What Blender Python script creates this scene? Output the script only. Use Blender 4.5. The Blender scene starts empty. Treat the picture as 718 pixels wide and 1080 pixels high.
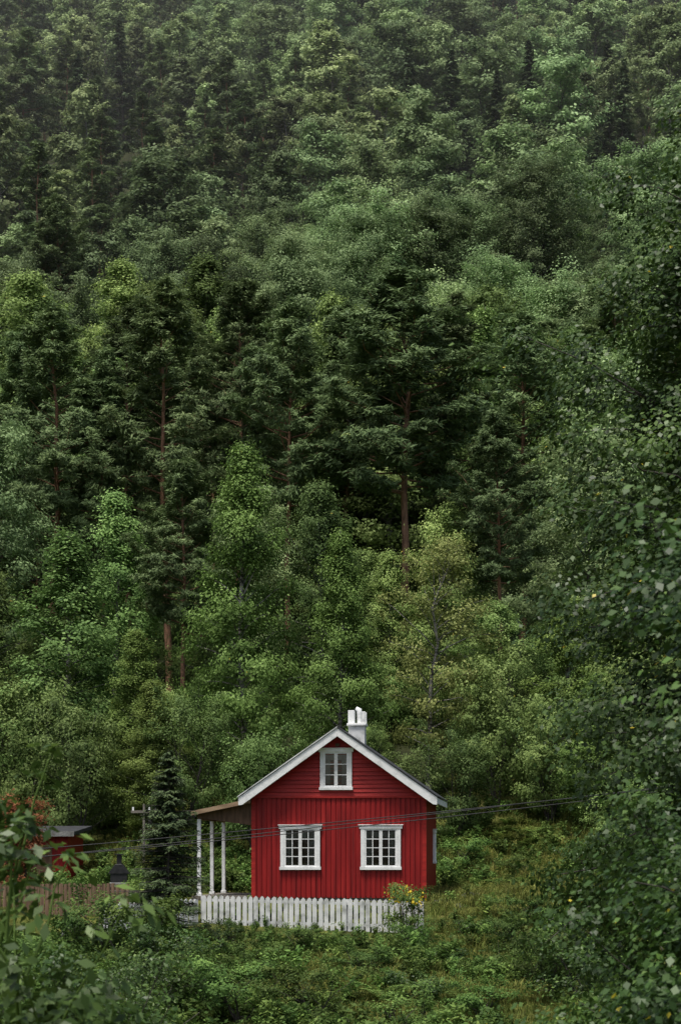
import bpy, math, random
import numpy as np
from mathutils import Vector
scene=bpy.context.scene
# ------------------------------------------------------------------ materials
def newmat(name):
    m=bpy.data.materials.new(name); m.use_nodes=True
    nt=m.node_tree; nt.nodes.clear()
    out=nt.nodes.new('ShaderNodeOutputMaterial')
    return m,nt,out
def ramp(nt,stops):
    r=nt.nodes.new('ShaderNodeValToRGB'); e=r.color_ramp.elements
    e[0].position=stops[0][0]; e[0].color=(*stops[0][1],1)
    e[1].position=stops[-1][0]; e[1].color=(*stops[-1][1],1)
    for p,c in stops[1:-1]:
        x=e.new(p); x.color=(*c,1)
    return r
def leafmat(name,stops,trans=.28,vvar=.5,hvar=.016,rough=.6,spec=.13):
    m,nt,out=newmat(name); L=nt.links; N=nt.nodes
    a=N.new('ShaderNodeAttribute'); a.attribute_name='tint'
    r=ramp(nt,stops); L.new(a.outputs['Fac'],r.inputs[0])
    oi=N.new('ShaderNodeObjectInfo')
    mr=N.new('ShaderNodeMapRange'); mr.inputs['To Min'].default_value=1-vvar; mr.inputs['To Max'].default_value=1+vvar
    L.new(oi.outputs['Random'],mr.inputs['Value'])
    m2=N.new('ShaderNodeMath'); m2.operation='MULTIPLY'; m2.inputs[1].default_value=7.31; L.new(oi.outputs['Random'],m2.inputs[0])
    m3=N.new('ShaderNodeMath'); m3.operation='FRACT'; L.new(m2.outputs[0],m3.inputs[0])
    mh=N.new('ShaderNodeMapRange'); mh.inputs['To Min'].default_value=.5-hvar; mh.inputs['To Max'].default_value=.5+hvar
    L.new(m3.outputs[0],mh.inputs['Value'])
    hs=N.new('ShaderNodeHueSaturation'); L.new(r.outputs[0],hs.inputs['Color']); L.new(mr.outputs[0],hs.inputs['Value']); L.new(mh.outputs[0],hs.inputs['Hue'])
    p=N.new('ShaderNodeBsdfPrincipled'); p.inputs['Roughness'].default_value=rough; p.inputs['Specular IOR Level'].default_value=spec
    L.new(hs.outputs[0],p.inputs['Base Color'])
    t=N.new('ShaderNodeBsdfTranslucent'); L.new(hs.outputs[0],t.inputs['Color'])
    mx=N.new('ShaderNodeMixShader'); mx.inputs[0].default_value=trans
    L.new(p.outputs[0],mx.inputs[1]); L.new(t.outputs[0],mx.inputs[2]); L.new(mx.outputs[0],out.inputs['Surface'])
    return m
def noisemat(name,stops,scale=(1,1,1),nscale=5,detail=6,rough=.8,spec=.3,bump=.0,bscale=30,coord='Object',metal=0):
    m,nt,out=newmat(name); L=nt.links; N=nt.nodes
    tc=N.new('ShaderNodeTexCoord'); mp=N.new('ShaderNodeMapping'); mp.inputs['Scale'].default_value=scale
    L.new(tc.outputs[coord],mp.inputs[0])
    n=N.new('ShaderNodeTexNoise'); n.inputs['Scale'].default_value=nscale; n.inputs['Detail'].default_value=detail
    L.new(mp.outputs[0],n.inputs['Vector'])
    r=ramp(nt,stops); L.new(n.outputs['Fac'],r.inputs[0])
    p=N.new('ShaderNodeBsdfPrincipled'); p.inputs['Roughness'].default_value=rough; p.inputs['Specular IOR Level'].default_value=spec; p.inputs['Metallic'].default_value=metal
    L.new(r.outputs[0],p.inputs['Base Color'])
    if bump:
        n2=N.new('ShaderNodeTexNoise'); n2.inputs['Scale'].default_value=bscale; n2.inputs['Detail'].default_value=5
        L.new(mp.outputs[0],n2.inputs['Vector'])
        b=N.new('ShaderNodeBump'); b.inputs['Strength'].default_value=bump; b.inputs['Distance'].default_value=.05
        L.new(n2.outputs['Fac'],b.inputs['Height']); L.new(b.outputs[0],p.inputs['Normal'])
    L.new(p.outputs[0],out.inputs['Surface'])
    return m
M={}
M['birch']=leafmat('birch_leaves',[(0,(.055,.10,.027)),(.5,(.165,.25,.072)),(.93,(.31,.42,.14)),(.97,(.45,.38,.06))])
M['fbirch']=leafmat('young_birch_leaves',[(0,(.065,.11,.022)),(.5,(.185,.27,.065)),(.93,(.33,.44,.13)),(.97,(.45,.38,.06))],vvar=.2)
M['yelbirch']=leafmat('yellowing_leaves',[(0,(.11,.13,.035)),(.5,(.25,.27,.085)),(1,(.40,.39,.14))],vvar=.1)
M['aspen']=leafmat('broad_leaves',[(0,(.07,.115,.045)),(.5,(.21,.295,.125)),(1,(.37,.48,.23))],hvar=.012)
M['farleaf']=leafmat('hill_birch_leaves',[(0,(.085,.125,.05)),(.5,(.24,.31,.13)),(1,(.42,.50,.24))],vvar=.55,hvar=.012)
M['pine']=leafmat('pine_needles',[(0,(.04,.063,.026)),(.5,(.11,.16,.064)),(1,(.21,.28,.115))],trans=.2,vvar=.35,hvar=.01)
M['spruce']=leafmat('spruce_needles',[(0,(.020,.036,.016)),(.5,(.055,.088,.038)),(1,(.11,.155,.066))],trans=.12,vvar=.35,hvar=.01)
M['near']=leafmat('foreground_leaves',[(0,(.018,.042,.009)),(.5,(.055,.108,.022)),(.93,(.15,.25,.052)),(.97,(.60,.50,.05))],rough=.45,spec=.35,vvar=.05)
M['maroon']=leafmat('copper_leaves',[(0,(.08,.028,.012)),(.5,(.20,.075,.032)),(1,(.32,.14,.06))],vvar=.1)
M['grass']=leafmat('grass_blades',[(0,(.06,.078,.016)),(.5,(.145,.175,.038)),(1,(.33,.32,.095))],vvar=.5,hvar=.02)
M['weed']=leafmat('weed_leaves',[(0,(.035,.068,.016)),(.5,(.09,.155,.036)),(1,(.20,.29,.07))],vvar=.5,hvar=.015)
M['yellowflower']=leafmat('yellow_petals',[(0,(.5,.38,.03)),(1,(.75,.6,.06))],vvar=.1)
M['bark']=noisemat('grey_bark',[(.3,(.03,.026,.022)),(.7,(.10,.09,.08))],scale=(1,1,.3),nscale=8,bump=.5)
M['birchbark']=noisemat('birch_bark',[(.38,(.03,.028,.025)),(.5,(.22,.21,.19)),(.8,(.36,.35,.32))],scale=(.6,.6,3),nscale=4,bump=.3)
M['pinebark']=noisemat('pine_bark',[(.3,(.12,.065,.04)),(.7,(.36,.20,.12))],scale=(1,1,.3),nscale=8,bump=.6)
# ------------------------------------------------------------------ mesh builder
def nrm(v): return v/np.maximum(np.linalg.norm(v,axis=-1,keepdims=True),1e-9)
class MB:
    def __init__(s): s.V=[];s.F=[];s.MI=[];s.T=[];s.n=0;s.mats=[]
    def mi(s,mat):
        if mat not in s.mats: s.mats.append(mat)
        return s.mats.index(mat)
    def quads(s,Q,mat,t):
        n=len(Q)
        if n==0:return
        s.V.append(Q.reshape(-1,3)); s.F.append(np.arange(n*4).reshape(-1,4)+s.n)
        s.MI.append(np.full(n,s.mi(mat))); s.T.append(np.repeat(np.broadcast_to(t,(n,)),4)); s.n+=n*4
    def tube(s,P,r,mat,sides=5,t=.5):
        P=np.asarray(P,float); n=len(P); r=np.broadcast_to(r,(n,))
        d=nrm(np.gradient(P,axis=0)); ref=np.array([0.,0,1]) if abs(nrm(P[-1]-P[0])[2])<.8 else np.array([1.,0,0])
        a=nrm(np.cross(d,ref)); b=np.cross(d,a)
        th=np.arange(sides)/sides*2*math.pi
        V=P[:,None]+(np.cos(th)[None,:,None]*a[:,None]+np.sin(th)[None,:,None]*b[:,None])*r[:,None,None]
        i=np.arange(n-1)[:,None]*sides; j=np.arange(sides)[None]; j2=(j+1)%sides
        F=np.stack([i+j,i+j2,i+sides+j2,i+sides+j],-1).reshape(-1,4)
        s.V.append(V.reshape(-1,3)); s.F.append(F+s.n); s.MI.append(np.full(len(F),s.mi(mat))); s.T.append(np.full(n*sides,t)); s.n+=n*sides
    def mesh(s,name):
        V=np.concatenate(s.V);F=np.concatenate(s.F);MI=np.concatenate(s.MI);T=np.concatenate(s.T)
        me=bpy.data.meshes.new(name); me.vertices.add(len(V)); me.vertices.foreach_set('co',V.astype(np.float32).ravel())
        me.loops.add(F.size); me.loops.foreach_set('vertex_index',F.astype(np.int32).ravel())
        me.polygons.add(len(F)); me.polygons.foreach_set('loop_start',(np.arange(len(F))*4).astype(np.int32))
        me.polygons.foreach_set('material_index',MI.astype(np.int32))
        for m in s.mats: me.materials.append(M[m])
        a=me.attributes.new('tint','FLOAT','POINT'); a.data.foreach_set('value',T.astype(np.float32))
        me.update(calc_edges=True)
        return me
def leafq(C,Nn,size,rng,asp=.62,T=None):
    n=nrm(Nn); 
    if T is None: T=rng.normal(size=C.shape)
    t=nrm(T-(T*n).sum(-1,keepdims=True)*n); b=np.cross(n,t)
    l=(size*rng.uniform(.65,1.3,len(C)))[:,None]; w=l*asp
    return np.stack([C-t*l*.5,C+b*w*.5-t*l*.06+n*l*.06,C+t*l*.5,C-b*w*.5-t*l*.06+n*l*.06],1)
def interp3(P,zq):
    zs=np.linspace(0,1,len(P)); return np.stack([np.interp(zq,zs,P[:,k]) for k in range(3)],-1)
def prof_birch(u): return np.minimum(1,(1-u)*1.3+.03)**.95*(.55+.45*min(1,u*4))
def prof_round(u): return math.sin(math.pi*(u*.86+.12))**.6
def prof_oval(u): return math.sin(math.pi*(u*.80+.19))**.8
def prof_shrub(u): return (.75+.25*u)*min(1,(1-u)*2+.25)
def broad(name,seed,H,R,cb,nb,npc,k,size,prof,mat,bark='birchbark',droop=.25,crs=.4,lean=.03,elo=20,ehi=62,hang=0.,yel=0.,stems=1,asp=.62,tr=None,smin=.22):
    rng=np.random.default_rng(seed); b=MB(); CC=[];CT=[];CR=[]
    for st in range(stems):
        n=9; zz=np.linspace(0,H*.97*(1 if st==0 else rng.uniform(.7,.95)),n)
        off=np.cumsum(rng.normal(size=(n,2))*H*lean*.35,axis=0); off-=off[0]
        if stems>1:
            az=rng.uniform(0,6.28); off+=np.outer(np.linspace(0,1,n)**.8,[math.cos(az),math.sin(az)])*R*.5
        P=np.column_stack([off,zz]); P[0,2]=-.3
        r0=(H*.010+.02) if tr is None else tr
        b.tube(P,np.linspace(r0,r0*.12,n),bark,7)
        for i in range(nb//stems):
            u=(i+rng.random())/(nb//stems); f=cb+(1-cb)*u*.98
            base=interp3(P,np.array([f]))[0]; L=R*prof(u)*rng.uniform(.6,1.25)
            az=i*2.4+rng.normal()*.4; el=math.radians(elo+(ehi-elo)*u+rng.normal()*8)
            d=np.array([math.cos(az)*math.cos(el),math.sin(az)*math.cos(el),math.sin(el)])
            s=np.linspace(0,1,5)[:,None]
            path=base+d*L*s/ max(math.cos(el),.55) +np.array([0,0,-1.])*droop*L*s**2+rng.normal(size=(5,3))*L*.03*s
            b.tube(path,np.linspace(max(.012,r0*.32*(1-u*.6)),.004,5),bark,4)
            m=max(3,int(npc*(.5+L/R*.6)))
            sq=rng.uniform(smin,1.03,m)**.8; sq[0]=1.; sq[1]=.86
            c=interp3(path,np.minimum(sq,1))+rng.normal(size=(m,3))*L*.13*np.array([1,1,.7])
            c[0]=path[-1]
            CC.append(c);CT.append(rng.uniform(.1,.8)*np.ones(m)*.5+rng.uniform(.1,.75,m)*.5);CR.append(crs*rng.uniform(.55,1.25,m))
    C=np.concatenate(CC);CT=np.concatenate(CT);CR=np.concatenate(CR)
    o=rng.normal(size=(len(C),k,3))*np.array([1,1,.62]); o[...,2]-=np.abs(rng.normal(size=o.shape[:2]))*hang
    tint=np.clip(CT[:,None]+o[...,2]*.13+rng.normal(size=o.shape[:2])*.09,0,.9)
    tint[rng.random(tint.shape)<yel]=1.
    Pp=(C[:,None]+o*CR[:,None,None]*.58).reshape(-1,3)
    cz=np.minimum(Pp[:,2]-H*(cb+(1-cb)*.25),R*1.5); axis_=np.column_stack([Pp[:,0]/R,Pp[:,1]/R,cz/R*.7])
    out=nrm(o).reshape(-1,3)*.5+nrm(axis_)*.75
    Nn=out+np.array([0,0,.25])+rng.normal(size=Pp.shape)*.34
    keep=Pp[:,2]>.02
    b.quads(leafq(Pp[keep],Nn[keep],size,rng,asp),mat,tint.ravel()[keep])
    return b.mesh(name)
def spruce(name,seed,H,R,step,nbr,k,size,mat='spruce'):
    rng=np.random.default_rng(seed); b=MB()
    b.tube(np.array([[0,0,-.3],[0,0,H*.5],[0,0,H*.99]]),[H*.010+.02,H*.007,.015],'bark',6)
    Q=[];T=[]
    z=H*.04
    while z<H*.985:
        u=z/H; rr=R*(1-u)**.82*rng.uniform(.85,1.12)+.06
        for j in range(nbr):
            az=rng.uniform(0,6.283); L=rr*rng.uniform(.6,1.2); dz=-.35+u*.75
            d=np.array([math.cos(az),math.sin(az),0]); lat=np.array([-math.sin(az),math.cos(az),0])
            zz=z+rng.uniform(-.5,.5)*step
            if k>60: b.tube(np.array([[0,0,zz],d*L*.5+[0,0,zz+dz*L*.35],d*L+[0,0,zz+dz*L*.45]]),[.03*(1-u)+.01,.015,.005],'bark',3)
            kk=max(8,int(k*(L/R+.12)))
            s=rng.uniform(.08,1,kk)**.75; w=(1-s*.8)*.33*L+.05
            l=rng.uniform(-1,1,kk)*w
            pz=zz+dz*L*(s-.55*s**2)-np.abs(l)*.35-np.abs(rng.normal(size=kk))*.07*L
            C=d*(s*L)[:,None]+lat*l[:,None]; C[:,2]=pz
            Tn=d[None]*.7+lat[None]*np.sign(l)[:,None]*.7+rng.normal(size=(kk,3))*.25; Tn[:,2]-=.35
            Nn=np.array([0,0,1.])+d*.6+rng.normal(size=(kk,3))*.3
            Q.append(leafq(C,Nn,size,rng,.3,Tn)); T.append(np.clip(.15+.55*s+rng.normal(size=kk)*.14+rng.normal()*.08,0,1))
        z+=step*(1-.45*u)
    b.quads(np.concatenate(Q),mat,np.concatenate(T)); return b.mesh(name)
def pine(name,seed,H,R,cb,nb,ntuft,k,size,crs=.5):
    rng=np.random.default_rng(seed); b=MB(); n=9
    off=np.cumsum(rng.normal(size=(n,2))*H*.006,axis=0)
    P=np.column_stack([off,np.linspace(-.3,H*.97,n)]); b.tube(P,np.linspace(H*.0085+.02,.035,n),'pinebark',7)
    for i in range(10):
        f=rng.uniform(.2,cb); base=interp3(P,np.array([f]))[0]; az=rng.uniform(0,6.28);L=rng.uniform(.5,1.6)
        b.tube(np.array([base,base+[math.cos(az)*L,math.sin(az)*L,rng.uniform(-.3,.2)]]),[.025,.008],'bark',3)
    CC=[];CT=[]
    for i in range(nb):
        u=(i+rng.random())/nb; f=cb+(1-cb)*u*.98; base=interp3(P,np.array([f]))[0]
        L=R*(min(1,(1-u)*1.45+.12)**.8)*(.7+.3*min(1,u*3))*rng.uniform(.6,1.25); az=i*2.4+rng.normal()*.5
        el=math.radians(-4+50*u+rng.normal()*9); d=np.array([math.cos(az)*math.cos(el),math.sin(az)*math.cos(el),math.sin(el)])
        s=np.linspace(0,1,5)[:,None]
        path=base+d*L*s+np.array([0,0,.18])*L*s**2+rng.normal(size=(5,3))*L*.04*s
        b.tube(path,np.linspace(.055*(1-u*.7)*H/20,.010,5),'pinebark',4)
        m=max(3,int(ntuft*(.35+.75*L/R))); sq=rng.uniform(.3,1.,m)**.7; lat=np.array([-math.sin(az),math.cos(az),0])
        c=interp3(path,sq)+lat*(rng.uniform(-1,1,m)*(1.15-sq)*.55*L)[:,None]+rng.normal(size=(m,3))*np.array([.12,.12,.16])
        CC.append(c); CT.append(np.clip(rng.uniform(.2,.75,m)*.6+rng.uniform(.2,.75)*.4,0,1))
    C=np.concatenate(CC);CT=np.concatenate(CT); m=len(C)
    d=nrm(rng.normal(size=(m,k,3))+np.array([0,0,.35])); rad=crs*rng.uniform(.2,.9,(m,k))
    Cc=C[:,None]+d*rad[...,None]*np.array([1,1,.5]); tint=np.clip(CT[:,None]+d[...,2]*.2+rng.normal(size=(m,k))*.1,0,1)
    P2=Cc.reshape(-1,3); ax=np.column_stack([P2[:,0]/R,P2[:,1]/R,np.clip((P2[:,2]-H*.6)/R,-1,1)*.7])
    Nn=rng.normal(size=(m*k,3))*.5+np.array([0,0,.7])+nrm(ax)*.7
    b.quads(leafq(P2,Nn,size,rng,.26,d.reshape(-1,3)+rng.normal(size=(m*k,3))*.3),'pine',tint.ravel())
    return b.mesh(name)
# ------------------------------------------------------------------ terrain
PY=[-80,0,20,40,50,58,63,66,68.6,70,78,82,86,95,110,130,160,200,300,450,700,1000]
PZ=[-2,-4.6,-5,-4.9,-4.2,-3.4,-2.95,-2.6,-1.8,-1.55,-1.42,-.5,.9,3.8,8,15,28,48,100,182,325,480]
rs=np.random.default_rng(3); WV=[(rs.normal(size=2)*f,rs.uniform(0,6.28),a) for f,a in [(.05,1.6),(.05,1.6),(.11,.5),(.13,.5),(.4,.14),(.5,.14),(1.0,.12),(1.2,.12),(2.4,.06),(2.8,.06)]]
def g(x,y):
    x=np.asarray(x,float);y=np.asarray(y,float)
    sh=np.clip((-x-6)/6,0,1)*6*np.clip((y-74)/6,0,1)
    z=np.interp(y-sh,PY,PZ)
    z=z+np.clip(x-3,0,12)*.10*np.clip((y-55)/15,0,1)
    far=np.clip((y-88)/60,0,1)
    flat=1-np.exp(-(np.maximum(np.abs(x+.6)-4.5,0)**2+np.maximum(np.abs(y-72)-5.8,0)**2)/6)
    for v,p,a in WV:
        f=np.linalg.norm(v); w=np.sin(v[0]*x+v[1]*y+p)*a
        z=z+w*(far if a>.3 else flat*1.2)
    return z
def gz(x,y): return float(g(x,y))
def axis(lo,hi,a,b,fine,growth=1.12):
    v=list(np.arange(a,b,fine)); s=fine;x=b
    while x<hi: v.append(x); s*=growth; x+=s
    v.append(hi); s=fine;x=a-fine
    while x>lo: v.insert(0,x); s*=growth; x-=s
    v.insert(0,lo); return np.array(v)
xs=axis(-700,700,-18,18,.3); ys=axis(-200,1000,45,92,.3,1.05)
X,Y=np.meshgrid(xs,ys); Z=g(X,Y); nx=len(xs);ny=len(ys)
me=bpy.data.meshes.new('ground'); i=np.arange(ny-1)[:,None]*nx; j=np.arange(nx-1)[None]
F=np.stack([i+j,i+j+1,i+nx+j+1,i+nx+j],-1).reshape(-1,4); V=np.stack([X,Y,Z],-1).reshape(-1,3)
me.vertices.add(len(V)); me.vertices.foreach_set('co',V.astype(np.float32).ravel()); me.loops.add(F.size); me.loops.foreach_set('vertex_index',F.astype(np.int32).ravel())
me.polygons.add(len(F)); me.polygons.foreach_set('loop_start',(np.arange(len(F))*4).astype(np.int32)); me.update(calc_edges=True)
me.polygons.foreach_set('use_smooth',np.ones(len(F),bool))
M['ground']=noisemat('mossy_ground',[(.3,(.018,.020,.009)),(.45,(.05,.058,.016)),(.58,(.10,.112,.026)),(.75,(.15,.14,.05))],nscale=.9,detail=10,bump=.8,bscale=6,rough=.95,spec=.1)
M['floor']=noisemat('forest_floor',[(.3,(.012,.014,.008)),(.6,(.035,.04,.016)),(.8,(.06,.05,.03))],nscale=.7,detail=8,bump=.8,bscale=4,rough=.95,spec=.1)
me.materials.append(M['ground']); me.materials.append(M['floor'])
cy=Y[:-1,:-1].ravel(); cx=X[:-1,:-1].ravel(); me.polygons.foreach_set('material_index',(cy+np.sin(cx*.9)*1.5>92).astype(np.int32))
ob=bpy.data.objects.new('ground',me); scene.collection.objects.link(ob)
# ------------------------------------------------------------------ helpers
def put(name,me,x,y,H=None,Hm=None,R=None,Rm=None,rot=0,z=None,tilt=0):
    o=bpy.data.objects.new(name,me); scene.collection.objects.link(o)
    sz=1 if H is None else H/Hm; sx=sz if R is None else R/Rm
    o.scale=(sx,sx,sz); o.location=(x,y,(gz(x,y)-.05) if z is None else z); o.rotation_euler=(0,tilt,rot); return o
def scatter(name,pts,rot,scl,idx,meshes):
    me=bpy.data.meshes.new(name); me.vertices.add(len(pts)); me.vertices.foreach_set('co',pts.astype(np.float32).ravel())
    for nm,ty,dat,key in (('rot','FLOAT_VECTOR',rot,'vector'),('scl','FLOAT_VECTOR',scl,'vector'),('idx','INT',idx,'value')):
        a=me.attributes.new(nm,ty,'POINT'); a.data.foreach_set(key,(dat.astype(np.float32) if ty!='INT' else dat.astype(np.int32)).ravel())
    col=bpy.data.collections.new(name+'_parts')
    for i,m in enumerate(meshes):
        o=bpy.data.objects.new('%s_part_%02d'%(name,i),m); col.objects.link(o)
    o=bpy.data.objects.new(name,me); scene.collection.objects.link(o)
    ng=bpy.data.node_groups.new(name+'_nodes','GeometryNodeTree')
    ng.interface.new_socket('Geometry',in_out='INPUT',socket_type='NodeSocketGeometry'); ng.interface.new_socket('Geometry',in_out='OUTPUT',socket_type='NodeSocketGeometry')
    N=ng.nodes;L=ng.links; gi=N.new('NodeGroupInput');go=N.new('NodeGroupOutput')
    ip=N.new('GeometryNodeInstanceOnPoints'); ci=N.new('GeometryNodeCollectionInfo'); ci.inputs['Collection'].default_value=col
    ci.inputs['Separate Children'].default_value=True; ci.inputs['Reset Children'].default_value=True
    def na(n,t):
        q=N.new('GeometryNodeInputNamedAttribute'); q.data_type=t; q.inputs['Name'].default_value=n
        return [s for s in q.outputs if s.enabled and s.name=='Attribute'][0]
    L.new(gi.outputs[0],ip.inputs['Points']); L.new(ci.outputs[0],ip.inputs['Instance']); ip.inputs['Pick Instance'].default_value=True
    L.new(na('idx','INT'),ip.inputs['Instance Index'])
    e=N.new('FunctionNodeEulerToRotation'); L.new(na('rot','FLOAT_VECTOR'),e.inputs[0]); L.new(e.outputs[0],ip.inputs['Rotation'])
    L.new(na('scl','FLOAT_VECTOR'),ip.inputs['Scale']); L.new(ip.outputs[0],go.inputs[0])
    md=o.modifiers.new('scatter','NODES'); md.node_group=ng; return o
# ------------------------------------------------------------------ tree meshes
mid={}
mid['birch']=[broad('birch_mid_%d'%i,10+i,12,2.2,.10,64,7,84,.13,prof_birch if i%2 else prof_oval,'birch',droop=.30,crs=.46,hang=.35,yel=.001) for i in range(4)]
mid['fbirch']=[broad('birch_front_%d'%i,15+i,12,2.2,.05,84,8,90,.11,prof_birch,'fbirch',droop=.30,crs=.42,hang=.4,yel=.001,lean=.02) for i in range(3)]
mid['yb']=[broad('yelbirch_mid',21,11,2.2,.2,44,6,60,.12,prof_oval,'yelbirch',droop=.3,crs=.45,hang=.4,lean=.06)]
mid['aspen']=[broad('aspen_mid_%d'%i,30+i,13,3.0,.22,58,8,74,.155,prof_round,'aspen','bark',droop=.1,crs=.58) for i in range(3)]
mid['pine']=[pine('pine_mid_%d'%i,40+i,20,3.4,.32+.04*i,64,24,30,.28,.44) for i in range(4)]
mid['tpine']=[pine('pine_tall_%d'%i,45+i,20,3.4,.50,60,26,32,.28,.44) for i in range(2)]
mid['spruce']=[spruce('spruce_mid_%d'%i,50+i,14,2.5,.38,9,110,.24) for i in range(3)]
mid['shrub']=[broad('shrub_mid_%d'%i,60+i,4,2.0,.05,44,6,70,.11,prof_shrub,'birch','bark',droop=.1,crs=.38,stems=4,elo=25,ehi=75) for i in range(3)]
far={}
far['birch']=[broad('birch_far_%d'%i,110+i,13,2.6,.12,44,5,46,.30,prof_oval if i else prof_birch,'farleaf',droop=.3,crs=.5,hang=.3) for i in range(3)]
far['aspen']=[broad('aspen_far_%d'%i,130+i,13,2.9,.18,38,6,48,.32,prof_round,'aspen','bark',droop=.1,crs=.66) for i in range(4)]
far['pine']=[pine('pine_far_%d'%i,140+i,18,2.8,.25,44,12,20,.50,.55) for i in range(3)]
far['spruce']=[spruce('spruce_far_%d'%i,150+i,18,3.0,.7,8,36,.6) for i in range(3)]
Hm={'birch':12,'fbirch':12,'yb':11,'aspen':13,'pine':20,'tpine':20,'spruce':14,'shrub':4}; Rm={'birch':2.2,'fbirch':2.2,'yb':2.2,'aspen':3.0,'pine':3.4,'tpine':3.4,'spruce':2.5,'shrub':2.0}
NM={'birch':'birch_tree','fbirch':'birch_tree','yb':'birch_tree','aspen':'aspen_tree','pine':'pine_tree','tpine':'pine_tree','spruce':'spruce_tree','shrub':'shrub'}
# kind, x, y, height, radius
T=[('fbirch',-4.0,88,15.6,2.5),('fbirch',.04,86,12,1.9),('yb',3.9,90,11.5,2.2),('birch',-.8,97,12.6,1.9),('birch',-12.1,92,13,3.0),
('fbirch',-8.9,89,8.5,1.8),('birch',5.0,98,11.0,1.9),('tpine',7.2,97,15.0,2.3),('fbirch',9.3,90,8.5,2.0),
('tpine',3.2,107,21.8,4.8),('tpine',-2.7,108,20.4,3.2),('pine',-8.5,110,21,3.8),('pine',-14.7,112,20.7,3.9),('pine',9.8,115,20,3.7),
('aspen',-17,104,15,3.0),('birch',-10.9,103,13,2.4),('pine',-5.6,119,20,3.4),('pine',6.6,121,19,3.4),('pine',0.2,121,18,3.0),('aspen',14,112,17,3.2),('pine',15.5,120,20,3.6),
('pine',-7.2,100,14.5,2.6),('birch',-15.5,95,11,2.4),('pine',-12.2,112,18,3.0),('aspen',11.5,101,12,2.8),('birch',12.5,93,10,2.2),('birch',6.6,93,7.5,1.7),
('aspen',-18.5,98,11,2.6),('birch',1.9,99,9.0,1.7),('aspen',-5.2,103,10.5,2.4),('birch',.9,104,8.5,1.9),('aspen',7.6,106,10,2.4),('birch',-13.2,99,9,2),
('shrub',-13.4,90,6,2.4),('shrub',-10.6,86.5,5.0,1.9),('fbirch',-7.6,86,6.4,1.6),('shrub',-6.0,84.5,4.2,1.7),('shrub',-3.2,82.5,4.2,1.7),('shrub',-1.0,82.5,3.4,1.3),('shrub',2.2,83,3.4,1.5),
('shrub',4.6,85,3.4,1.5),('shrub',6.4,88,5.2,1.9),('shrub',8.4,86.5,4.0,1.7),('fbirch',9.9,85,6.2,1.8),('shrub',11.6,83,5,2.0),('shrub',-15.5,86,5,2.2),('shrub',10.4,78,2.4,1.3),('shrub',11,74,2.6,1.4)]
cnt={}
for k,x,y,h,r in T:
    c=cnt.get(k,0); cnt[k]=c+1; ms=mid[k]
    put(NM[k],ms[c%len(ms)],x,y,h,Hm[k],r,Rm[k],rot=c*1.7,tilt=(.10 if k=='yb' else 0))
sp=spruce('young_spruce',77,5.6,1.55,.24,10,150,.12); put('spruce_tree',sp,-4.9,61.5)
put('copper_bush',broad('copper_bush',80,3.6,1.1,.05,40,6,60,.10,prof_shrub,'maroon','bark',crs=.35,stems=3,elo=30,ehi=75),-11.4,75.5)
# ------------------------------------------------------------------ hillside forest
rf=np.random.default_rng(11); pts=[];rot=[];scl=[];idx=[]
meshes=mid['birch']+mid['aspen']+mid['pine']+mid['spruce']+far['birch']+far['aspen']+far['pine']+far['spruce']
o_=np.cumsum([0,4,3,4,3,3,4,3,3])
rng_idx={'mb':(o_[0],4,12),'ma':(o_[1],3,13),'mp':(o_[2],4,20),'ms':(o_[3],3,14),'fb':(o_[4],3,13),'fa':(o_[5],4,13),'fp':(o_[6],3,18),'fs':(o_[7],3,18)}
def nz(x,y,s,ph): return math.sin(x/s+ph)+math.sin(y/s*.8+ph*2.1)+math.sin((x+y)/s*.7+ph*3.3)+math.sin((x-y*.6)/s*1.9+ph)*.6
y=123.
while y<600:
    sp_=5.4+min(2.6,(y-122)/60); hw=y*.158*1.5+14; x=-hw
    while x<hw:
        px=x+rf.uniform(-.5,.5)*sp_; py=y+rf.uniform(-.5,.5)*sp_
        a=nz(px,py,14,1.3)+rf.normal()*.8; bb=nz(px,py,19,4.1)+rf.normal()*.8
        m='m' if py<200 else 'f'
        if py<150: kd='p' if a>-.2 else ('s' if bb>1.9 else 'b')
        elif py<260: kd='a' if a+px*.03>-.3 else ('p' if bb>.4 else ('s' if bb<-1.9 else 'b'))
        else: kd='s' if bb>1.9 else ('a' if a>.6 else ('b' if a>-1.4 else 'p'))
        o0,n0,h0=rng_idx[m+kd]
        Ht={'p':18,'s':18,'b':15.5,'a':14}[kd]*rf.uniform(.65,1.2)
        s=Ht/h0; w=s*rf.uniform(.9,1.3)
        pts.append((px,py,gz(px,py)-.2)); rot.append((rf.normal()*.03,rf.normal()*.03,rf.uniform(0,6.28))); scl.append((w,w,s)); idx.append(o0+rf.integers(n0))
        x+=sp_
    y+=sp_*.9
scatter('hillside_forest',np.array(pts),np.array(rot),np.array(scl),np.array(idx),meshes)
print('forest trees',len(pts))
pts=[];rot=[];scl=[]
for _ in range(650):
    py=rf.uniform(90,150); hw=py*.158*1.4+4; px=rf.uniform(-hw,hw); s=rf.uniform(.3,.75)
    pts.append((px,py,gz(px,py)-.1)); rot.append((0,0,rf.uniform(0,6.28))); scl.append((s,s,s))
scatter('forest_undergrowth',np.array(pts),np.array(rot),np.array(scl),rf.integers(0,3,len(pts)),mid['shrub'])
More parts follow.
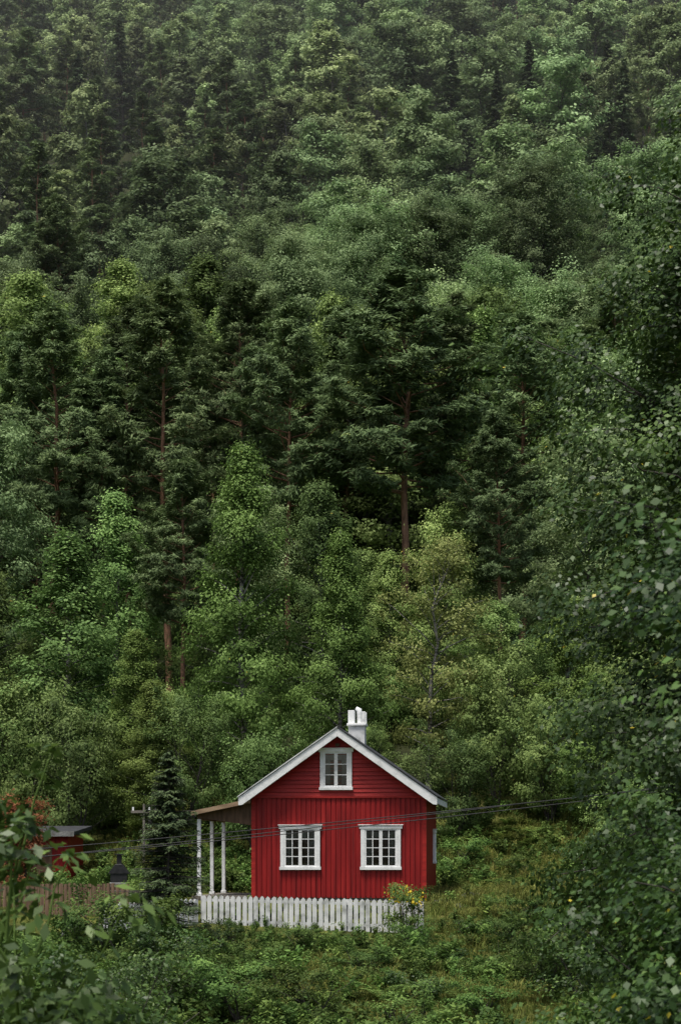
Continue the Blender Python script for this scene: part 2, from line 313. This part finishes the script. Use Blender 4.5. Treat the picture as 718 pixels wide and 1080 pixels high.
# ------------------------------------------------------------------ grass, weeds, ferns
def tuft(name,seed,n,h,spread,w,mat='grass'):
    r=np.random.default_rng(seed); b=MB(); base=np.column_stack([r.normal(size=(n,2))*spread,np.full(n,-.03)])
    az=r.uniform(0,6.28,n); l=h*r.uniform(.5,1.2,n); le=r.uniform(.1,.9,n)*l
    d=np.column_stack([np.cos(az),np.sin(az),np.zeros(n)]); sd=np.column_stack([-np.sin(az),np.cos(az),np.zeros(n)])*w
    up=np.array([0,0,1.]); m=base+d*(le*.35)[:,None]+up*(l*.65)[:,None]; t=base+d*le[:,None]+up*(l*.9)[:,None]
    ti=r.uniform(.1,.9,n)
    b.quads(np.stack([base-sd*.5,base+sd*.5,m+sd*.45,m-sd*.45],1),mat,ti); b.quads(np.stack([m-sd*.45,m+sd*.45,t+sd*.06,t-sd*.06],1),mat,ti)
    return b.mesh(name)
def weed(name,seed,h,n,size):
    r=np.random.default_rng(seed); b=MB()
    for s in range(n):
        az=r.uniform(0,6.28); L=h*r.uniform(.6,1.1); le=r.uniform(.1,.5)*L; p=np.array([[0,0,0],[math.cos(az)*le*.4,math.sin(az)*le*.4,L*.6],[math.cos(az)*le,math.sin(az)*le,L]])
        b.tube(p,[.008,.006,.003],'weed',3,.3); k=14; q=interp3(p,r.uniform(.2,1,k))+r.normal(size=(k,3))*size*.6
        b.quads(leafq(q,r.normal(size=(k,3))*.5+[0,0,1],size,r,.5),'weed',np.clip(r.uniform(.2,.8)+r.normal(size=k)*.1,0,1))
    return b.mesh(name)
def fern(name,seed,h):
    r=np.random.default_rng(seed); b=MB()
    for f in range(11):
        az=f/11*6.28+r.normal()*.2; L=h*r.uniform(.8,1.15); s=np.linspace(0,1,16)
        d=np.array([math.cos(az),math.sin(az),0]);lat=np.array([-math.sin(az),math.cos(az),0])
        P=d*(s*L*.8)[:,None]; P[:,2]=L*(1.15*s-.75*s**2)
        b.tube(P[::5],.006,'weed',3,.3)
        for sg in (-1,1):
            wl=(.30*L*np.sin(math.pi*(s*.85+.12)))[:,None]; T_=lat*sg+d*.35
            t=nrm(T_); bb=d*L*.028
            b.quads(np.stack([P-bb,P+bb,P+t*wl+bb*.2,P+t*wl-bb*.2],1),'weed',r.uniform(.65,1.))
    return b.mesh(name)
gm=[tuft('grass_tuft_%d'%i,200+i,70,.16+.06*i,.18,.016) for i in range(4)]+[weed('weed_%d'%i,210+i,.28+.12*i,9,.07+.02*i) for i in range(4)]+[fern('fern_small',220,.6)]
pts=[];rot=[];scl=[];idx=[]
def inhouse(x,y): return (-5.2<x<3.1 and 68.9<y<77.5)
for _ in range(23000):
    x=rf.uniform(-15,15); y=rf.uniform(46,88)
    if inhouse(x,y): continue
    q=nz(x,y,2.2,.7)+rf.normal()*.7; q2=nz(x,y,1.3,2.9)
    open_=x>2.5 and y>60
    mid_=-3.5<x<6 and y<66
    if q>1.0 or (open_ and rf.random()<.6) or (mid_ and rf.random()<.28): i=rf.integers(0,4); s=rf.uniform(.5,1.2)
    elif q2>1.9: i=8; s=rf.uniform(.5,1.2)
    elif q>-1.8: 
        if rf.random()<.3: continue
        i=4+rf.integers(0,4); s=rf.uniform(.4,1.3)
    else: continue
    if 62<y<69.5 and x<3: s*=.45
    pts.append((x,y,gz(x,y))); rot.append((rf.normal()*.1,rf.normal()*.1,rf.uniform(0,6.28))); scl.append((s,s,s)); idx.append(i)
scatter('grass',np.array(pts),np.array(rot),np.array(scl),np.array(idx),gm)
fm=[fern('fern_a',221,1.2),fern('fern_b',222,1.1)]
for i,(x,y) in enumerate([(-.95,53.5),(-.2,54.2),(1.15,54),(3.1,55),(-3.6,56),(-1.8,58.5),(4.6,58),(-3.9,60),(.5,60)]): put('fern',fm[i%2],x,y,rot=i)
lb=[broad('low_bush_%d'%i,230+i,1.3,1.0,.03,26,5,56,.075,prof_shrub,'near' if i==1 else 'weed','bark',crs=.24,stems=5,elo=15,ehi=65) for i in range(3)]
for i,(x,y,h,r) in enumerate([(-3.6,55,1.0,1.1),(-4.5,57,1.3,1.2),(-5.6,58,1.5,1.3),(-6.8,59,1.3,1.2),(-3.4,62,.8,.7),(5.4,57,1.2,1.2),(6.6,61,1.2,1.2),(7.8,66,1.1,1.1),(-8.6,56,1.3,1.5),(3.5,53,.8,.9),(5.9,52,1.3,1.3),(4.3,80,1.0,1),(6.4,78,.6,.8),(8.4,72,1.2,1.2),
    (-2.4,52,1.2,1.2),(1.6,50.6,.9,1.1),(-4.4,53,1.5,1.3),(4.9,63,.7,.7),(.6,57.0,.6,.8),(3.0,59.6,.6,.8),(-1.3,60.6,.6,.8),(2.0,62.2,.6,.8),(3.9,65.5,.5,.7),(-.6,51.2,1,1),(-2.4,58,.8,.9),(1.9,54.5,.8,.9),(5.6,67,.7,.8),(4.6,58.9,.8,1.)]):
    put('low_bush',lb[i%3],x,y,h,1.3,r,1.0,rot=i*1.3)
fb=put('flowering_bush',broad('flowering_bush',240,1.4,.8,.03,26,5,46,.07,prof_shrub,'weed','bark',crs=.22,stems=5,elo=25,ehi=75),1.95,65.3)
r=np.random.default_rng(5); b=MB(); n=50; a=r.uniform(0,6.28,n); rr=r.uniform(0,.65,n)**.8; C=np.column_stack([np.cos(a)*rr,np.sin(a)*rr-.1,1.62-rr*.5+r.normal(size=n)*.12])
for q in range(3): b.quads(leafq(C+r.normal(size=C.shape)*.015,r.normal(size=C.shape)+[0,-.6,.6],.08,r,.9),'yellowflower',r.random(n))
fo=bpy.data.objects.new('blossoms',b.mesh('blossoms')); scene.collection.objects.link(fo); fo.parent=fb
# ------------------------------------------------------------------ foreground trees
ta=broad('birch_big_a',300,15.8,2.75,.08,160,14,84,.085,prof_round,'near','bark',droop=.45,crs=.42,hang=.5,yel=.001,asp=.7,elo=10,ehi=55)
put('birch_tree',ta,5.75,31,rot=.6)
tb=broad('alder_near',301,7.2,1.6,.08,120,10,54,.066,prof_round,'near','bark',droop=.2,crs=.26,hang=.2,yel=.010,asp=.72,tr=.05,smin=.4)
put('alder_tree',tb,2.95,14.5,rot=2.0)
tb2=broad('alder_near_b',302,4.6,1.45,.05,76,8,54,.064,prof_round,'near','bark',droop=.2,crs=.26,hang=.2,yel=.008,asp=.72,tr=.04,smin=.4)
put('alder_tree',tb2,3.35,18.5,rot=1.0)
tc=broad('rowan_shrub',303,4.7,.62,.5,56,4,14,.095,prof_round,'near','weed',droop=.05,crs=.15,stems=5,elo=30,ehi=75,asp=.5,tr=.012)
put('rowan_shrub',tc,-1.72,12.2,rot=.3)
td=broad('willow_shrub',304,4.6,1.5,.2,80,7,34,.08,prof_shrub,'near','bark',droop=.05,crs=.28,stems=6,elo=30,ehi=75,asp=.5,tr=.03)
put('willow_shrub',td,-2.7,21,3.9,4.6,rot=.3); put('willow_shrub',td,-4.2,26,3.6,4.6,rot=2.3); put('willow_shrub',td,-3.6,33,2.9,4.6,rot=4.3)
put('willow_shrub',td,7.0,38,3.6,4.6,rot=1.1); put('willow_shrub',td,5.4,43,1.8,4.6,rot=3.1)
# ------------------------------------------------------------------ rocks
M['rock']=noisemat('mossy_rock',[(.35,(.035,.045,.02)),(.52,(.07,.08,.04)),(.6,(.12,.12,.11)),(.8,(.18,.18,.165))],nscale=2,detail=8,bump=.8,bscale=8)
import bmesh
def rockmesh(seed):
    bm=bmesh.new(); bmesh.ops.create_icosphere(bm,subdivisions=3,radius=1); r=np.random.default_rng(seed); ks=[(r.normal(size=3)*f,r.uniform(0,6.28),a) for f,a in((1.3,.22),(2,.15),(4,.07),(7,.04))]
    for v in bm.verts:
        c=np.array(v.co); f=1+sum(math.sin(k@c+p)*a for k,p,a in ks); v.co=Vector((c*f)*[1,.8,.55])
    me=bpy.data.meshes.new('rock'); bm.to_mesh(me); me.materials.append(M['rock']); return me
rk=[rockmesh(i) for i in range(3)]
for i,(x,y,s) in enumerate([(3.3,69.4,.32),(3.8,68.8,.25),(4.3,70.4,.36),(-2.2,57,.3),(.2,52.2,.3)]):
    o=put('rock',rk[i%3],x,y,rot=i*2.); o.scale=(s,s,s)
# ------------------------------------------------------------------ cabin
M['redv']=noisemat('red_painted_boards',[(.3,(.15,.005,.005)),(.55,(.26,.008,.008)),(.8,(.36,.02,.016))],scale=(7,7,.35),nscale=1.6,detail=8,rough=.55,bump=.15,bscale=8)
M['redh']=noisemat('red_painted_gable',[(.3,(.21,.009,.007)),(.55,(.33,.016,.012)),(.8,(.42,.03,.025))],scale=(.4,6,8),nscale=1.6,detail=8,rough=.55,bump=.15,bscale=8)
M['white']=noisemat('white_paint',[(.25,(.50,.51,.50)),(.5,(.76,.77,.76)),(.8,(.82,.82,.81))],nscale=4,detail=9,rough=.5)
M['whitew']=noisemat('weathered_white_paint',[(.3,(.30,.31,.29)),(.5,(.60,.61,.60)),(.8,(.76,.76,.75))],scale=(1,1,1),nscale=3,detail=10,rough=.6)
M['roof']=noisemat('dark_roof',[(.3,(.02,.021,.024)),(.7,(.06,.062,.068))],nscale=6,rough=.6)
M['brown']=noisemat('brown_wood',[(.3,(.055,.032,.02)),(.7,(.15,.09,.055))],scale=(1,1,.2),nscale=9,rough=.8)
M['tan']=noisemat('tan_wood',[(.3,(.16,.10,.06)),(.7,(.34,.24,.15))],scale=(.2,1,1),nscale=9,rough=.7)
M['plank']=noisemat('brown_plank_wood',[(.3,(.06,.038,.024)),(.5,(.15,.095,.06)),(.75,(.26,.18,.12))],scale=(6,1,.4),nscale=2.2,detail=8,rough=.85)
M['greywood']=noisemat('deck_wood',[(.3,(.10,.09,.075)),(.7,(.22,.2,.17))],nscale=7)
M['dark']=noisemat('dark_interior',[(.3,(.008,.009,.01)),(.7,(.02,.022,.024))],nscale=2)
M['curtain']=noisemat('curtain_cloth',[(.3,(.35,.36,.35)),(.7,(.55,.56,.54))],scale=(10,1,1),nscale=3)
M['metal']=noisemat('black_metal',[(.3,(.012,.012,.013)),(.7,(.03,.03,.032))],nscale=9,rough=.45)
M['stone']=noisemat('foundation_stone',[(.35,(.10,.10,.095)),(.7,(.26,.26,.25))],nscale=5,bump=.5)
m,nt,out=newmat('window_glass'); gl=nt.nodes.new('ShaderNodeBsdfGlossy'); gl.inputs['Roughness'].default_value=.03; tr=nt.nodes.new('ShaderNodeBsdfTransparent'); tr.inputs['Color'].default_value=(.8,.84,.83,1)
fr=nt.nodes.new('ShaderNodeFresnel'); fr.inputs['IOR'].default_value=1.9; mx=nt.nodes.new('ShaderNodeMixShader'); nt.links.new(fr.outputs[0],mx.inputs[0]); nt.links.new(tr.outputs[0],mx.inputs[1]); nt.links.new(gl.outputs[0],mx.inputs[2]); nt.links.new(mx.outputs[0],out.inputs['Surface']); M['glass']=m
def empty(name,loc,rz=0):
    e=bpy.data.objects.new(name,None); scene.collection.objects.link(e); e.location=loc; e.rotation_euler=(0,0,rz); return e
class Part:
    def __init__(s): s.bm=bmesh.new()
    def hexa(s,vs):
        v=[s.bm.verts.new(c) for c in vs]
        for f in((0,3,2,1),(4,5,6,7),(0,1,5,4),(1,2,6,5),(2,3,7,6),(3,0,4,7)): s.bm.faces.new([v[i] for i in f])
        return s
    def box(s,x0,x1,y0,y1,z0,z1): return s.hexa(((x0,y0,z0),(x1,y0,z0),(x1,y1,z0),(x0,y1,z0),(x0,y0,z1),(x1,y0,z1),(x1,y1,z1),(x0,y1,z1)))
    def prism(s,poly,y0,y1):  # poly in xz
        a=[s.bm.verts.new((x,y0,z)) for x,z in poly]; c=[s.bm.verts.new((x,y1,z)) for x,z in poly]; n=len(poly)
        s.bm.faces.new(a); s.bm.faces.new(c[::-1])
        for i in range(n): s.bm.faces.new((a[i],c[i],c[(i+1)%n],a[(i+1)%n]))
        return s
    def done(s,name,mat,parent,bevel=0):
        bmesh.ops.recalc_face_normals(s.bm,faces=s.bm.faces); me=bpy.data.meshes.new(name); s.bm.to_mesh(me); me.materials.append(M[mat])
        o=bpy.data.objects.new(name,me); scene.collection.objects.link(o); o.parent=parent
        if bevel: q=o.modifiers.new('b','BEVEL'); q.width=bevel; q.segments=1
        return o
cab=empty('red_cabin',(-.06,70.3,-1.5),math.radians(-5.5))
W=2.83;D=6.2;A=5.42;S=.70
Part().prism([(-W,0.1),(W,.1),(W,A-S*W-.04),(0,A-.04),(-W,A-S*W-.04)],0,D).done('walls','redv',cab)
Part().box(-W+.03,W-.03,.04,D-.04,-.7,.1).done('foundation','stone',cab)
p=Part(); x=-W+.01; rb=random.Random(4)
while x<W-.05:
    w=.125; p.box(x,min(x+w,W),-.028-rb.random()*.006,0,.06-rb.random()*.03,3.3); x+=.162
p.done('front_boards','redv',cab)
p=Part(); y=.05
while y<D-.1: p.box(W,W+.026,y,y+.125,.06,A-S*W-.06); p.box(-W-.026,-W,y,y+.125,.06,A-S*W-.06); y+=.162
p.done('side_boards','redv',cab)
p=Part(); z=3.36
while z<A-.12:
    z1=min(z+.135,A-.05); a0=(A-.05-z)/S; a1=max((A-.05-z1)/S,.01)
    p.hexa([(-a0,-.045,z),(a0,-.045,z),(a0,0,z),(-a0,0,z),(-a1,-.014,z1),(a1,-.014,z1),(a1,0,z1),(-a1,0,z1)]); z+=.135
p.done('gable_boards','redh',cab)
Part().box(-W-.03,W+.03,-.075,0,3.30,3.36).box(-W-.03,-W+.1,-.05,0,.05,3.3).box(W-.1,W+.03,-.05,0,.05,3.3).done('trim_boards','redh',cab)
E=3.2;OF=-.42;OB=D+.35
def rz(x): return A+.13-S*abs(x)
for sg,nm in((-1,'roof_left'),(1,'roof_right')):
    Part().prism([(0,A+.13),(sg*E,rz(E)),(sg*E,rz(E)-.09),(0,A+.04)],OF,OB).done(nm,'roof',cab)
    Part().prism([(0,A+.15),(sg*(E+.03),rz(E)+.0),(sg*(E+.03),rz(E)-.25),(sg*(E-.10),rz(E)-.235),(0,A-.13)],OF-.045,OF-.003).done('bargeboard','white',cab,.008)
    Part().prism([(0,A+.20),(sg*(E+.06),rz(E)+.045),(sg*(E+.06),rz(E)+.01),(0,A+.16)],OF-.08,OB).done('roof_edge_flashing','roof' if sg>0 else 'whitew',cab)
    Part().box(*sorted((sg*E,sg*(E+.025))),OF,OB,rz(E)-.2,rz(E)-.01).done('eave_fascia','white',cab)
    Part().prism([(0,A+.035),(sg*(E-.01),rz(E)-.095),(sg*(E-.01),rz(E)-.12),(0,A+.01)],OF,-.003).done('soffit','whitew',cab)
def window(cx,z0,z1,w,cols,rows,side=None,casing=.13,par=cab,nm='window'):
    e=bpy.data.objects.new(nm,None); scene.collection.objects.link(e); e.parent=par
    if side: e.location=side; e.rotation_euler=(0,0,math.pi/2)
    else: e.location=(cx,0,0)
    h=w/2
    Part().box(-h+.05,h-.05,-.036,-.030,z0+.05,z1-.05).done('interior','dark',e)
    p=Part()
    for a,bx in((-h+casing,-h+casing+w*.20),(h-casing-w*.20,h-casing)):
        n=6
        for i in range(n):
            xa=a+(bx-a)*i/n; xb=a+(bx-a)*(i+1)/n; p.box(xa,xb-.004,-.046-.006*(i%2),-.040,z0+.1,z1-.1)
    p.box(-h+casing,h-casing,-.058,-.053,z1-.42*(z1-z0)*.55,z1-.1)
    p.done('curtains','curtain',e)
    Part().box(-h+.06,h-.06,-.066,-.062,z0+.06,z1-.06).done('glass','glass',e)
    p=Part().box(-h,-h+casing,-.105,-.028,z0,z1).box(h-casing,h,-.105,-.028,z0,z1).box(-h-.05,h+.05,-.12,-.028,z1,z1+.11).box(-h-.03,h+.03,-.125,-.028,z0-.10,z0)
    p.box(-h-.08,h+.08,-.15,-.028,z1+.11,z1+.135); p.done('casing','white',e,.006)
    fw=.05; i0=-h+casing;i1=h-casing
    p=Part()
    for a,bx in((i0,-.003),(.003,i1)):
        p.box(a,a+fw,-.09,-.068,z0,z1).box(bx-fw,bx,-.09,-.068,z0,z1).box(a+fw,bx-fw,-.09,-.068,z0,z0+fw).box(a+fw,bx-fw,-.09,-.068,z1-fw,z1)
        cn=cols//2
        for c in range(1,cn):
            xm=a+fw+(bx-a-2*fw)*c/cn; p.box(xm-.012,xm+.012,-.084,-.07,z0+fw,z1-fw)
        for q in range(1,rows):
            zm=z0+fw+(z1-z0-2*fw)*q/rows; p.box(a+fw,bx-fw,-.083,-.071,zm-.012,zm+.012)
    p.done('sashes','white',e)
window(-1.25,1.06,2.30,1.30,4,4); window(1.38,1.06,2.30,1.30,4,4)
window(-.08,3.66,4.80,1.04,2,3,casing=.12,nm='gable_window')
window(0,1.25,2.2,.8,4,4,side=(W,4.3,0),casing=.10)
Part().box(-.1,.04,-.09,-.04,4.98,5.08).done('gable_vent','brown',cab)
# chimney
CX=-.18
Part().box(CX+.2,CX+.76,3.2,3.8,4.2,5.85).done('chimney','whitew',cab,.01)
p=Part().box(CX+.15,CX+.81,3.14,3.86,5.85,5.93)
for c in(3.18,3.70): p.box(CX+.66,CX+.78,c,c+.12,5.93,6.33)
p.box(CX+.18,CX+.40,3.3,3.7,5.93,6.38)
p.done('chimney_cap','white',cab,.008)
b=MB(); b.tube([[CX+.56,3.5,5.9],[CX+.56,3.5,6.25],[CX+.54,3.5,6.40],[CX+.44,3.5,6.47]],[.09,.09,.10,.06],'white',10); o=bpy.data.objects.new('chimney_pipe',b.mesh('chimney_pipe')); scene.collection.objects.link(o); o.parent=cab
# porch
px0=-W-.03;px1=-4.78
Part().prism([(px0,3.26),(px1,2.86),(px1,2.80),(px0,3.20)],-.25,5.7).done('porch_roof','roof',cab)
Part().prism([(px0,3.28),(px1-.03,2.88),(px1-.03,2.74),(px0,3.14)],-.30,-.255).done('porch_fascia','tan',cab)
Part().prism([(px0,3.195),(px1+.03,2.795),(px1+.03,2.77),(px0,3.17)],-.25,5.65).done('porch_ceiling','brown',cab)
Part().prism([(px0,3.16),(-4.66,2.765),(-4.66,2.66),(px0,2.42)],.02,.10).done('porch_gable_board','brown',cab)
Part().box(-4.66,-4.54,.12,5.5,2.60,2.765).done('porch_beam','tan',cab)
p=Part()
for yy in(.02,2.75,5.4): p.box(-4.66,-4.54,yy,yy+.12,.12,2.62 if yy<.1 else 2.6); p.box(-4.69,-4.51,yy-.03,yy+.15,.10,.2)
p.done('porch_posts','white',cab,.01)
Part().box(-4.8,px0,-.2,5.7,-.02,.10).box(-4.75,-4.6,-.1,.1,-.8,-.02).box(-4.75,-4.6,5.4,5.6,-.8,-.02).done('porch_deck','greywood',cab)
# ------------------------------------------------------------------ picket fences
def fence(name,P0,P1,h,pitch,bw,mat,point=.06,posts=2.2,jit=.01):
    x0,y0,z0=P0;x1,y1,z1=P1; L=math.hypot(x1-x0,y1-y0); e=empty(name,(x0,y0,z0),math.atan2(y1-y0,x1-x0)); sl=(z1-z0)/L
    p=Part(); x=0; r=random.Random(3)
    while x<L:
        zb=sl*x+r.uniform(-jit,jit); j=r.uniform(-.008,.008); k=r.uniform(-.008,.008)
        p.prism([(x+j,zb+.04),(x+bw+j,zb+.04),(x+bw+j+k,zb+h-point),(x+bw/2+j+k,zb+h),(x+j+k,zb+h-point)],-.022-r.random()*.006,0); x+=pitch
    p.done('pickets',mat,e)
    p=Part()
    for zz in(.2,h-.2): p.hexa([(0,.003,zz),(L,.003,zz+sl*L),(L,.045,zz+sl*L),(0,.045,zz),(0,.003,zz+.09),(L,.003,zz+.09+sl*L),(L,.045,zz+.09+sl*L),(0,.045,zz+.09)])
    p.done('rails',mat,e); p=Part(); x=0
    while x<=L+.01: zz=sl*x; p.box(x-.05,x+.05,.05,.15,zz-.8,zz+h-.03); x+=L/max(1,round(L/posts))
    p.done('posts',mat,e); return e
fence('white_picket_fence',(-4.32,67.4,-2.36),(2.45,66.2,-2.50),1.06,.185,.135,'whitew')
fence('white_picket_fence',(-7.05,65.3,-2.5),(-4.45,67.3,-2.40),1.0,.185,.135,'whitew')
fence('brown_board_fence',(-15,68.4,-1.98),(-6.75,67.9,-2.02),1.06,.15,.12,'plank',point=.01,jit=.025)
# ------------------------------------------------------------------ outbuilding
shed=empty('red_shed',(-12.2,81,-1.3),math.radians(-4))
Part().box(-2,2,0,3,-.5,2.0).done('walls','redv',shed)
p=Part();x=-2
while x<1.95: p.box(x,x+.13,-.025,0,-.4,1.95); x+=.16
p.done('boards','redv',shed)
Part().hexa([(-2.3,-.4,1.98),(2.3,-.4,1.98),(2.3,3.3,2.25),(-2.3,3.3,2.25),(-2.3,-.4,2.1),(2.3,-.4,2.1),(2.3,3.3,2.37),(-2.3,3.3,2.37)]).done('roof','roof',shed)
Part().box(-2.31,2.31,-.44,-.402,1.93,2.13).done('fascia','stone',shed)
Part().box(.6,1.4,-.06,-.027,-.3,1.6).done('door','brown',shed)
# garden barbecue and path
bb=empty('garden_barbecue',(-7.6,74.2,gz(-7.6,74.2)))
Part().box(-.32,.32,-.25,.25,-.2,.75).done('stone_base','stone',bb,.02)
Part().box(-.28,.28,-.22,.22,.75,1.05).done('firebox','metal',bb)
Part().prism([(-.36,1.05),(.36,1.05),(.12,1.38),(-.12,1.38)],-.25,.25).done('hood','metal',bb,.01)
Part().box(-.08,.08,-.08,.08,1.38,1.7).box(-.14,.14,-.14,.14,1.7,1.74).done('flue','metal',bb)
pp=Part(); 
for i in range(6): pp.box(-8.4,-7.15,62.6+i*.6,62.6+i*.6+.57,-3.0+i*.11,-2.72+i*.11)
pp.done('garden_steps','stone',None)
# ------------------------------------------------------------------ overhead lines
b=MB(); xx=np.linspace(-22,22,60)
for k,(a,c,d,yo) in enumerate([(.88,.097,.0008,0),(.80,.112,.0006,.3),(.70,.105,.0012,.6)]):
    b.tube(np.column_stack([xx,np.full(60,60+yo),a+c*xx+d*xx**2]),.012,'metal',4)
o=bpy.data.objects.new('power_lines',b.mesh('power_lines')); scene.collection.objects.link(o)
def pole(x,y,top,r=.11):
    e=empty('utility_pole',(x,y,0)); b=MB(); z0=gz(x,y)-.5; b.tube([[0,0,z0],[0,0,top]],[r,r*.75],'greywood',10); o=bpy.data.objects.new('shaft',b.mesh('shaft')); scene.collection.objects.link(o); o.parent=e
    Part().box(-.5,.5,-.06,.06,top-.35,top-.25).done('crossarm','greywood',e)
    p=Part(); [p.box(q-.035,q+.035,-.035,.035,top-.25,top-.12) for q in(-.42,0.2,.42)]; p.done('insulators','white',e)
pole(22,60.3,4.0); pole(-22,60.3,.4); pole(-7.55,83,1.9,.06)
# ------------------------------------------------------------------ mist on the hill (real volume)
m=bpy.data.materials.new('mist'); m.use_nodes=True; nt=m.node_tree; nt.nodes.clear(); out=nt.nodes.new('ShaderNodeOutputMaterial'); vs=nt.nodes.new('ShaderNodeVolumeScatter')
vs.inputs['Density'].default_value=.00033; vs.inputs['Color'].default_value=(.97,.99,.95,1); nt.links.new(vs.outputs[0],out.inputs['Volume']); M['mist']=m
Part().box(-500,500,170,900,-30,330).done('mist','mist',None)
# ------------------------------------------------------------------ light
w=bpy.data.worlds.new('World'); scene.world=w; w.use_nodes=True; nt=w.node_tree; bg=nt.nodes['Background']
sk=nt.nodes.new('ShaderNodeTexSky'); sk.sky_type='NISHITA'; sk.sun_disc=False; sk.sun_elevation=math.radians(70); sk.sun_rotation=math.radians(215); sk.air_density=1.0; sk.dust_density=5; sk.ozone_density=.8
nt.links.new(sk.outputs[0],bg.inputs[0]); bg.inputs[1].default_value=.145
sl=bpy.data.lights.new('sun','SUN'); sl.energy=3.6; sl.angle=math.radians(12); sl.color=(1,.98,.92); so=bpy.data.objects.new('sun',sl); scene.collection.objects.link(so)
so.rotation_euler=(math.radians(20),0,math.radians(-35))
# ------------------------------------------------------------------ camera
cam=bpy.data.cameras.new('camera'); co=bpy.data.objects.new('camera',cam); scene.collection.objects.link(co); scene.camera=co
co.location=(0,0,0); co.rotation_euler=(math.radians(90),0,0); cam.sensor_width=36; cam.lens=75.8; cam.shift_y=.3333; cam.clip_end=3000; cam.clip_start=.1
cam.dof.use_dof=True; cam.dof.focus_distance=70; cam.dof.aperture_fstop=5.6
scene.view_settings.view_transform='Standard'; scene.view_settings.look='None'; scene.view_settings.exposure=0
